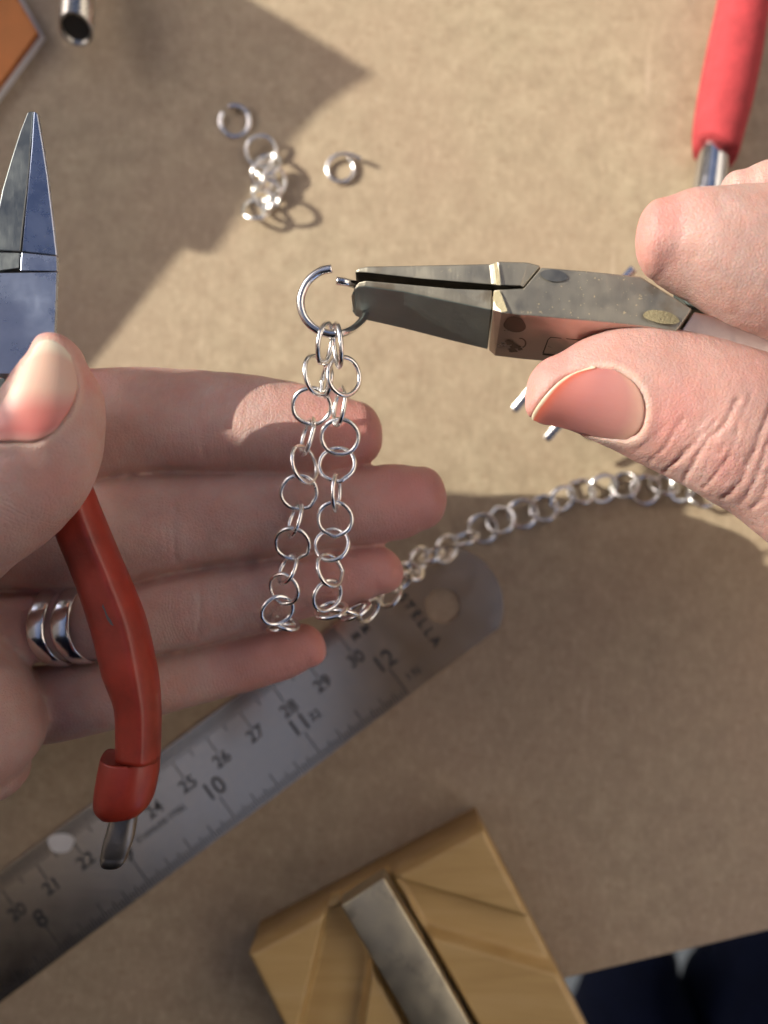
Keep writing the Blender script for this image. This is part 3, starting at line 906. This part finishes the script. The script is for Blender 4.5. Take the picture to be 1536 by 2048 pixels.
hand('hand', [(rthumb, (1052, 798, 71), dict(pink=.35, plen=12, flush=.12, power=.8)), (rindex, (1272, 486, 78), dict(pink=.45, plen=10, power=.9)), (rmiddle, (1437, 392, 61), dict(pink=.2)),
              (rpalm, None, dict(finger=False))],
     'right hand in the sun squeezing flat-nose pliers between its index finger and creased thumb',
     nail=dict(free=[(1190, 737), (1147, 746), (1112, 768), (1085, 797), (1067, 824), (1061, 841)], cuticle=[(1236, 741), (1268, 762), (1288, 795), (1291, 835), (1278, 868), (1252, 882)],
               top=[(1190, 737), (1213, 737), (1236, 741)], bottom=[(1061, 841), (1090, 853), (1167, 870), (1252, 882)], z=73, mat=M_nail_right, lip=.3, fold=.16, maxd=165, dry_x=1180),
     creases=[([(1475, 800), (1450, 845), (1412, 887), (1382, 935), (1368, 962)], 0.5, .45), ([(1545, 800), (1520, 870), (1502, 915), (1478, 968), (1448, 997)], 0.5, .5),
              ([(1368, 838), (1324, 901), (1300, 925)], .30, .4), ([(1401, 868), (1359, 915), (1330, 945)], .42, .4), ([(1476, 860), (1452, 922), (1408, 975)], .4, .4),
              ([(1545, 850), (1516, 947), (1483, 1006)], .45, .4), ([(1433, 840), (1387, 894), (1350, 925)], .30, .35), ([(1500, 790), (1476, 850), (1440, 905)], .25, .35),
              ([(1545, 930), (1528, 990), (1505, 1020)], .45, .4), ([(1330, 850), (1300, 880), (1270, 905)], .15, .35), ([(1440, 800), (1410, 840), (1375, 880)], .18, .35),
              ([(1300, 560), (1360, 520), (1440, 500)], .05, .8)],
     spots=[((1365, 800), 55, .35), ((1330, 860), 45, .35), ((1180, 720), 60, .25), ((1085, 740), 35, .3), ((1450, 930), 40, .35), ((1360, 420), 60, .35), ((1290, 440), 40, .3), ((1120, 860), 40, .5), ((1500, 760), 50, .15)],
     folds=[((1430, 880), (130, 110), 123, .09), ((1320, 760), (150, 90), 60, .05), ((1520, 960), (90, 90), 125, .09)], voxel=.42, smooth=4)

# two bands on the left ring finger
def finger_band(shift, label):
    Cn, U, B = tube_rings(ringf, None, n=6)
    tg = P(112+shift, 1248, 46)
    i = int(np.argmin(np.abs(Cn[:, 0]-tg[0])))
    c, u, b = Cn[i].copy(), U[i]*1.08, B[i]*1.10
    c[0] = tg[0]
    t = np.array([1., .06, 0]); nrm = np.array([0, 0, 1.])
    V = []; F = []; seg = 96; m = 12
    w2, th = 1.75, .5
    for k in range(seg):
        a = 2*math.pi*k/seg
        for j in range(m):
            q = 2*math.pi*j/m
            cw = math.copysign(abs(math.cos(q))**.8, math.cos(q))*w2; ct = math.copysign(abs(math.sin(q))**1.0, math.sin(q))*th
            rad = 1+ct/8.5
            V.append(c+u*math.cos(a)*rad+nrm*b*math.sin(a)*rad+t*(cw-1.3*max(math.sin(a), 0)**1.2+1.2*max(-math.cos(a), 0)**2+.3))
    for k in range(seg):
        for j in range(m):
            F.append((k*m+j, k*m+(j+1) % m, ((k+1) % seg)*m+(j+1) % m, ((k+1) % seg)*m+j))
    o = obj('finger_ring', V, F, M_silver2)
    tag(o, label, 'ring', 'silver bands on the left ring finger')
finger_band(0, 'plain silver band on the left ring finger, the one nearer the palm')
finger_band(50, 'plain silver band on the left ring finger, right beside the red handle')

# ------------------------------------------------------------------ left pliers
def left_pliers():
    root = empty('pliers', P(60, 600, 60))
    pj = Plane((67, 221, 76.5), (43, 503, 76), (114, 511, 74.6))
    V, F = plate([(67, 221, 75, 226), (63, 290, 86, 292), (58, 345, 95, 350), (50, 425, 105, 433), (43, 503, 114, 511)], pj, 2, .9)
    obj('jaw', V, F, M_steel_left, root, False, .18)
    pg = Plane((65, 221, 76.5), (40.5, 503, 76.3), (-10, 500, 76.9))
    V, F = plate([(55, 224, 65.5, 221), (40, 262, 63.2, 260), (20, 325, 59, 325), (4, 380, 54, 380), (-8, 440, 47, 440), (-14, 500, 40.5, 503)], pg, 2.5, 2.2)
    g = mat_metal('plier_steel_grey', (.25, .27, .265), .42, .3, 700, (1, .2, 1))
    obj('jaw', V, F, g, root, False, .18)
    pb = Plane((40, 505, 76), (108, 512, 75.6), (95, 690, 74.6))
    V, F = plate([(-14, 502, 40.3, 505), (-14, 543, 37.5, 536)], pb, 3, 6)
    obj('jaw_heel', V, F, g, root, False, .12)
    V, F = plate([(43, 505, 113, 512.5), (40.6, 541, 113.5, 542)], pb, 6, 1)
    obj('joint_plate', V, F, M_steel_left, root, False, .08)
    V, F = plate([(-14, 545.5, 113.5, 543.5), (-14, 620, 111, 620), (-14, 690, 108, 690), (-14, 748, 100, 748)], pb, 6, 1)
    obj('box_joint', V, F, M_steel_left, root, False, .15)
    V, F = slab([(30, 752, 71, 100, 752, 71), (22, 830, 70.5, 110, 830, 70.5), (60, 930, 69, 150, 930, 69), (110, 1000, 68, 175, 1000, 68)], 5)
    obj('tang', V, F, M_copper, root, False, .3)
    V, F = slab([(-40, 756, 68, 12, 756, 68), (-60, 860, 67, -10, 860, 67)], 5)
    obj('tang', V, F, M_steel_dark, root, False, .3)
    grip = [(70, 900, 150, 880, 70, 3.6), (96, 985, 181, 968, 68.5, 3.8), (112, 1062, 209, 1040, 67.5, 4.1), (139, 1130, 237, 1107, 66.5, 4.3), (160, 1185, 264, 1170, 66, 4.5), (186, 1265, 291, 1240, 65.5, 4.6),
            (202, 1330, 308, 1315, 65, 4.7), (213, 1362, 316, 1360, 64.5, 4.7), (231, 1410, 320, 1410, 64, 4.6), (234, 1460, 320, 1460, 63.5, 4.5), (234, 1512, 318, 1518, 63, 4.5)]
    Cn, U, B = tube_rings(grip, None, n=6)
    V, F = loft(Cn, U, B, 40, .82)
    V = np.array(V)
    # a soft ridge along the upper face, nearer the right edge, as on a dipped flat bar
    for i in range(len(Cn)):
        for k in range(40):
            a = 2*math.pi*k/40
            V[i*40+k] += np.array([0, 0, 1])*1.0*math.exp(-((a-math.radians(118))/.42)**2)
    obj('grip', V, F, M_red, root)
    sleeve = [(206, 1507, 318, 1514, 63, 4.9), (199, 1540, 316, 1545, 62.8, 5.1), (191, 1590, 307, 1590, 62.5, 5.0), (192, 1615, 296, 1612, 62.3, 4.6), (205, 1632, 284, 1624, 62.2, 3.8)]
    Cn, U, B = tube_rings(sleeve, None, n=6)
    V, F = loft(Cn, U, B, 40, .82); V = np.array(V)
    for k in range(40):                                       # torn upper rim
        a = 2*math.pi*k/40
        V[k] += np.array([0, -1, 0])*(.9*max(math.sin(a), 0)*abs(math.sin(a*1.5))+.25*math.sin(5*a))
    o = obj('grip_end', V, F, M_red, root)
    o['label'] = 'torn lower end of the red grip'
    tip = [(222, 1600, 290, 1600, 61.5, 1.9), (219, 1640, 276, 1628, 61, 2.0), (207, 1685, 268, 1675, 60.5, 2.0), (202, 1712, 255, 1712, 60, 1.8)]
    Cn, U, B = tube_rings(tip, (222, 1738, 60), n=5, power=.7)
    V, F = loft(Cn, U, B, 28, .65)
    obj('bare_tang', V, F, mat_metal('worn_steel', (.42, .39, .36), .42, .5, 500), root)
    # worn nick showing metal through the coating
    pts = [(206, 1208), (212, 1222), (216, 1232), (222, 1240), (228, 1252), (222, 1250), (215, 1240), (211, 1230), (208, 1220), (204, 1213)]
    bvh_o = [ch for ch in root.children if ch.name.startswith('grip') and 'end' not in ch.name][0]
    bv = BVHTree.FromPolygons([Vector(v.co)/MM for v in bvh_o.data.vertices], [tuple(p.vertices) for p in bvh_o.data.polygons])
    V = []
    for q in pts:
        h = bv.ray_cast(Vector(CAMPOS), Vector(ray(*q)).normalized())[0]
        V.append(np.array(h)+np.array([0, 0, .06]) if h is not None else P(q[0], q[1], 70))
    obj('scratch', V, [tuple(range(len(V)))], M_scar, root, False)
    tag(root, 'chain-nose pliers with orange-red dipped handle held in the left hand', 'pliers')
left_pliers()

# ------------------------------------------------------------------ right pliers
def right_pliers():
    root = empty('pliers', P(1100, 630, 60))
    def st(T, R, Fp, zb=None):
        # cross-section: T back rim of the upper face, R ridge, F lower front rim, then back under T
        return [T, R, Fp, (T[0], T[1]+40, Fp[2]-1)]
    S = [st((707, 583, 73.5), (704, 590, 73), (703.5, 606, 67)), st((711, 571, 74.8), (709, 580, 74.3), (705, 624, 64)), st((718, 564, 75.4), (716, 575, 75), (712, 633, 62.5)), st((732, 561, 75.8), (729, 573, 75.4), (726, 639, 61.5)),
         st((810, 568, 76.2), (808, 584, 75.7), (806, 657, 61)), st((908, 577, 76.8), (905, 604, 76.2), (900, 681, 60.5)), st((985, 580, 77.2), (983, 620, 76.7), (975, 699, 60))]
    V, F = loops(S)
    lj = obj('lower_jaw', V, F, M_steel, root, False, .28, 3)
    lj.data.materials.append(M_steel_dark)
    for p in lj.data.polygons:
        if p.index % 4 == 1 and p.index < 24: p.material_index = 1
    B_ = [st((987, 580, 77.6), (985, 621, 77.1), (977, 700, 60.2)), st((998, 579, 78.4), (1003, 626, 78), (990, 712, 59.6)), st((1040, 577, 78.6), (1042, 631, 78.2), (1040, 718, 59.6)), st((1047, 577, 78.6), (1052, 631, 78.2), (1050, 719, 59.6)),
          st((1083, 535, 78.8), (1083, 634, 78.2), (1085, 722, 59.6)), st((1180, 543, 78.8), (1180, 642, 78.2), (1185, 733, 59.6)), st((1280, 553, 78.6), (1280, 652, 78), (1290, 745, 59.4)), st((1384, 618, 78.4), (1352, 663, 78), (1352, 760, 59.2))]
    V, F = loops(B_)
    bj = obj('box_joint', V, F, M_steel, root, False, .2, 3)
    bj.data.materials.append(M_steel_pink)
    for p in bj.data.polygons:
        if p.index % 4 == 1 and p.index < 28: p.material_index = 1
    def up(T, R, zz): return [(T[0], T[1], zz), (R[0], R[1], zz-.15), (R[0]+2, R[1]+24, zz-7), (T[0]+2, T[1]+8, zz-8)]
    U_ = [up((711, 541), (710, 546), 75.5), up((719, 536), (717, 545), 76), up((735, 533), (735, 546), 76.3), up((843, 531), (843, 558), 76.8), up((980, 528), (985, 570), 77.6), up((996, 523), (999, 571), 78.9), up((1056, 525), (1040, 572), 78.9), up((1081, 532), (1046, 575), 78.7)]
    V, F = loops(U_)
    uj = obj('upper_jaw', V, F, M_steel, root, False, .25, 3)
    uj.data.materials.append(M_slot_shade)
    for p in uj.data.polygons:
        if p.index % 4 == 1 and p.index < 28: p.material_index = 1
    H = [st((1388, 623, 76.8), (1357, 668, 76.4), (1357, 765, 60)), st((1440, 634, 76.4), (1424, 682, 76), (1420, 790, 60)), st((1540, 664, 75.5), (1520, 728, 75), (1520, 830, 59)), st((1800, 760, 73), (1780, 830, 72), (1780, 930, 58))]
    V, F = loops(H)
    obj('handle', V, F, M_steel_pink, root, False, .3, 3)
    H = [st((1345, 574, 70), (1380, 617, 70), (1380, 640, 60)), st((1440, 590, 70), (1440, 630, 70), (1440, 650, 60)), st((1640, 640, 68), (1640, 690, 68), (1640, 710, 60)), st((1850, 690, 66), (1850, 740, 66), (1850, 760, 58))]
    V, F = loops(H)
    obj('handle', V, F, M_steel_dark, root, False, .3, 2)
    # engraved line of the joint plate on the front face and darker stains, thin films on the metal
    def front_pt(x, s):
        """point on the front face of the joint, x in px, s 0 at the ridge .. 1 at the lower rim"""
        ks = [(b[1], b[2]) for b in B_]
        xs = [k[0][0] for k in ks]
        i = max(0, min(len(xs)-2, int(np.searchsorted(xs, x))-1))
        f = (x-xs[i])/(xs[i+1]-xs[i])
        R = P(*ks[i][0])*(1-f)+P(*ks[i+1][0])*f; Fp = P(*ks[i][1])*(1-f)+P(*ks[i+1][1])*f
        p = R*(1-s)+Fp*s
        return p+np.array([0, -.045, .035])
    def film(name, pts, mat):
        V = [front_pt(*q) for q in pts]
        return obj(name, V, [tuple(range(len(V)))], mat, root, False)
    stain = mat_metal('stain', (.20, .14, .115), .5)
    film('stain', [(1031+21*math.cos(a)*(1+.08*math.sin(3*a)), .20+.17*math.sin(a)) for a in np.linspace(0, 2*math.pi, 26, endpoint=False)], stain)
    for cx, cy, rx, ry in ((1024, .62, 8, .06), (1034, .70, 9, .055), (1030, .80, 8, .05), (1042, .74, 5, .04)):
        film('stain', [(cx+rx*math.cos(a)*(1+.25*math.sin(4*a+cx)), cy+ry*math.sin(a)*(1+.25*math.cos(3*a))) for a in np.linspace(0, 2*math.pi, 18, endpoint=False)], stain)
    arc = [(1043+11*math.cos(a), .60+.12*math.sin(a)) for a in np.linspace(-1.9, 1.2, 12)]
    film('stain', arc+[(1043+8*math.cos(a), .60+.095*math.sin(a)) for a in np.linspace(1.2, -1.9, 12)], stain)
    film('slot', [(1084, .80), (1130, .80), (1130, .845), (1083, .845)], M_dark)
    film('slot', [(1083, .80), (1094, .46), (1096, .46), (1085.5, .80)], M_dark)
    film('slot', [(1094, .46), (1100, .40), (1170, .40), (1170, .415), (1101, .415), (1096, .46)], M_dark)
    # yellow polish residue on the upper faces
    def top_film(pts, mat, name='residue', z=78.9):
        V = [P(q[0], q[1], z) for q in pts]
        return obj(name, V, [tuple(range(len(V)))], mat, root, False)
    resid = mat_plain('polish_residue', (.55, .48, .30), .8, .6, 1500)
    top_film([(1323+36*math.cos(a)*(1+.06*math.sin(3*a)), 634+13*math.sin(a)+6*math.cos(a)) for a in np.linspace(0, 2*math.pi, 30, endpoint=False)], mat_plain('brass_patch', (.27, .23, .13), .5, .8, 1600, .5), z=78.75)
    top_film([(988, 584), (998, 580), (1004, 592), (1015, 622), (1005, 624), (992, 612), (986, 598)], resid, z=78.7)
    top_film([(988, 527), (994, 524), (999, 548), (1000, 569), (993, 570), (990, 548)], resid, z=79.3)
    top_film([(1108+27*math.cos(a)*(1+.06*math.sin(2*a)), 551+12*math.sin(a)+2*math.cos(a)) for a in np.linspace(0, 2*math.pi, 26, endpoint=False)], mat_metal('dull_patch', (.26, .26, .24), .5), 'stain', z=78.95)
    tag(root, 'flat-nose pliers gripping the big open ring in the right hand', 'pliers')
right_pliers()

# ------------------------------------------------------------------ silver rings and chain
def ring_pts(cx, cy, z, a, b, phi, sgn=1, kink=None, n=40, r=None):
    """circle seen in the photo as an ellipse of half axes a, b px, long axis at phi degrees; tilted by sgn"""
    c = P(cx, cy, z); s = np.linalg.norm(c-CAMPOS)/FPX
    R = a*s; q = min(b/a, 1)
    f = math.radians(phi)
    e1 = np.array([math.cos(f), math.sin(f), 0]); e2 = np.array([-math.sin(f), math.cos(f), 0])
    e2 = e2*q+np.array([0, 0, sgn*math.sqrt(max(1-q*q, 0))])
    out = []
    for k in range(n):
        t = 2*math.pi*k/n
        rr = R
        if kink is not None:
            dt = (t-kink+math.pi) % (2*math.pi)-math.pi
            rr = R*(1+.07*math.exp(-(dt/.16)**2)-.03*math.exp(-((abs(dt)-.5)/.3)**2))
        rr *= 1+.015*math.sin(2*t+cx)+.008*math.sin(5*t+cy)
        out.append(c+(e1*math.cos(t)+e2*math.sin(t))*rr)
    return np.array(out)

root = empty('jump_ring', P(665, 600, 75))
pts = [(664, 537, 77.5), (640, 543, 77.3), (616, 563, 77), (603, 590, 76.6), (602, 614, 76.2), (611, 638, 75.8), (630, 657, 75.4), (655, 667, 75), (680, 667, 74.6), (706, 657, 72), (726, 638, 66.5), (735, 612, 63.5), (733, 588, 65.5), (717, 573, 71), (696, 565, 73.4), (673, 561.5, 74)]
V, F = wire([P(*p) for p in pts], .68, 22, 6)
link('wire', (lambda me: (fix_normals(me), me)[1])(mesh_mm('wire', V, F)), M_silver2, root)
tag(root, 'large open silver jump ring held by the flat-nose pliers above the fingertips', 'jump ring')

LW = .43
chain = [  # left strand
    (650, 686, 73.5, 39, 9, 79, 1), (634, 750, 68, 39, 21, 93, 1), (653, 762, 66.5, 32, 11, 85, -1), (623.6, 812.7, 63, 37, 34, 0, 1), (615, 873, 62.5, 38, 12, 76, -1), (608.7, 929, 61.6, 38, 20, 103, 1),
    (598, 985, 60.0, 35, 33, 10, 1), (590, 1039, 60.3, 35, 12, 73, -1), (584.6, 1087.5, 59.0, 34, 30, -15, 1), (575.7, 1137.7, 58.8, 31, 15, 65, -1), (568, 1178, 58.0, 31, 27, -45, 1),
    (554.5, 1220.7, 57.0, 32, 25, 40, 1), (570, 1245, 53.0, 27, 9, -20, -1), (560, 1254, 49.5, 24, 6, 10, 1),
    # right strand
    (675, 690.5, 73.5, 41, 8, 97, -1), (688, 752, 68.5, 38, 30, 90, 1), (679, 813, 64.5, 38, 12, 82, -1), (680, 874, 61.7, 36, 34, 0, 1), (674, 928.5, 60.8, 35, 34, 20, -1), (672.7, 985, 61.0, 36, 5, 88, 1),
    (670, 1038, 59.2, 34, 33, 0, 1), (663.6, 1089, 58.6, 34, 31, 30, -1), (660, 1140, 58.3, 33, 21, 110, 1), (654.6, 1191, 57.0, 32, 24, 60, 1), (662, 1220, 55.5, 31, 14, 12, -1), (686, 1229, 53.5, 31, 9, -8, 1), (712, 1222, 51.0, 30, 9, 28, -1),
    (738, 1220, 44, 26, 14, 60, 1), (781, 1191, 33, 25, 15, 50, -1), (800, 1163, 26, 25, 12, 40, 1), (820, 1142, 20, 26, 15, -15, -1), (836, 1120, 15.5, 27, 16, 60, 1), (862, 1112, 11.5, 26, 9, 25, -1), (892, 1097, 7.5, 28, 20, 60, 1), (930, 1077, 4.6, 28, 10, 20, -1),
    (965, 1057, 2.0, 28, 27, 0, 1), (1001.6, 1040, 1.7, 27, 24, 50, -1), (1045, 1027, 1.7, 28, 27, 0, 1), (1088, 1016, 1.6, 26, 24, 30, -1), (1124, 996, 1.9, 26, 20, 30, 1), (1163, 982, 1.7, 26, 23, 0, -1),
    (1206, 976, 1.8, 27, 24, 20, 1), (1249, 970, 2.0, 26, 22, 40, -1), (1290, 979, 1.7, 27, 26, 0, 1), (1328, 970, 2.2, 26, 18, 0, -1), (1366, 976, 1.9, 26, 22, 20, 1), (1404, 988, 1.9, 26, 23, 10, -1)]
root = empty('chain', P(665, 950, 60))
for i, (cx, cy, z, a, b, ph, sg) in enumerate(chain):
    kk = rng.uniform(0, 6.28) if i % 2 == 0 else None
    z2 = z
    if z < 3:                                                # on the board: keep the lowest point just above it
        tilt = math.sqrt(max(1-(b/a)**2, 0))*a*.122
        z2 = LW+.12+tilt
    p = ring_pts(cx, cy, z2, a, b, ph, sg, kk)
    V, F = wire(p, LW if z > 30 else LW*1.25, 12, 1, True)
    me = mesh_mm('link', V, F); fix_normals(me)
    link('link', me, M_silver, root)
tag(root, 'silver round-link chain hanging from the big ring across the fingers and trailing over the board', 'chain')

def open_ring(cx, cy, z, a, b, ph, sg, gap, wr, label, lift=0):
    p = ring_pts(cx, cy, z, a, b, ph, sg, None, 60)
    k0 = int(gap/360*60)
    p = np.roll(p, -k0, 0)[2:-2]
    if lift: p[:14] += np.linspace(lift, 0, 14)[:, None]*np.array([[.35, .1, 1]])
    V, F = wire(p, wr, 16, 2)
    me = mesh_mm('jump_ring', V, F); fix_normals(me)
    o = link('jump_ring', me, M_silver2)
    tag(o, label, 'jump ring')
open_ring(470, 243, .75, 26.5, 26, 0, 1, 135, .72, 'loose open jump ring lying in the shade on the board')
V, F = wire([P(*p) for p in ((722, 318, 2.4), (706, 311, 2.2), (688, 308, 2.0), (670, 312, 1.5), (657, 325, 1.0), (655, 343, .8), (664, 358, .8), (681, 364, .8), (698, 358, .8), (707, 344, .8), (706, 327, .9), (697, 316, 1.0))], .5, 16, 5)
me = mesh_mm('jump_ring', V, F); fix_normals(me)
tag(link('jump_ring', me, M_silver2), 'single open jump ring with one end bent out, lying in the sun', 'jump ring')
root = empty('short_chain', P(530, 365, 0))
for (cx, cy, z, a, b, ph, sg) in ((522, 303, 1.6, 27, 25, 0, 1), (534, 330, 2.8, 26, 23, 20, -1), (527, 352, 1.6, 26, 16, 60, 1), (548, 362, 2.6, 25, 18, 70, 1), (534, 388, 2.3, 25, 23, 0, 1), (513, 418, 1.5, 26, 23, 10, -1), (540, 405, 3.3, 24, 12, 60, -1)):
    tilt = math.sqrt(max(1-(b/a)**2, 0))*a*.122
    z = max(z, tilt+.6)
    V, F = wire(ring_pts(cx, cy, z, a, b, ph, sg), .55, 14, 1, True)
    me = mesh_mm('link', V, F); fix_normals(me); link('link', me, M_silver, root)
tag(root, 'short heap of linked silver rings at the edge of the shade on the board', 'chain')
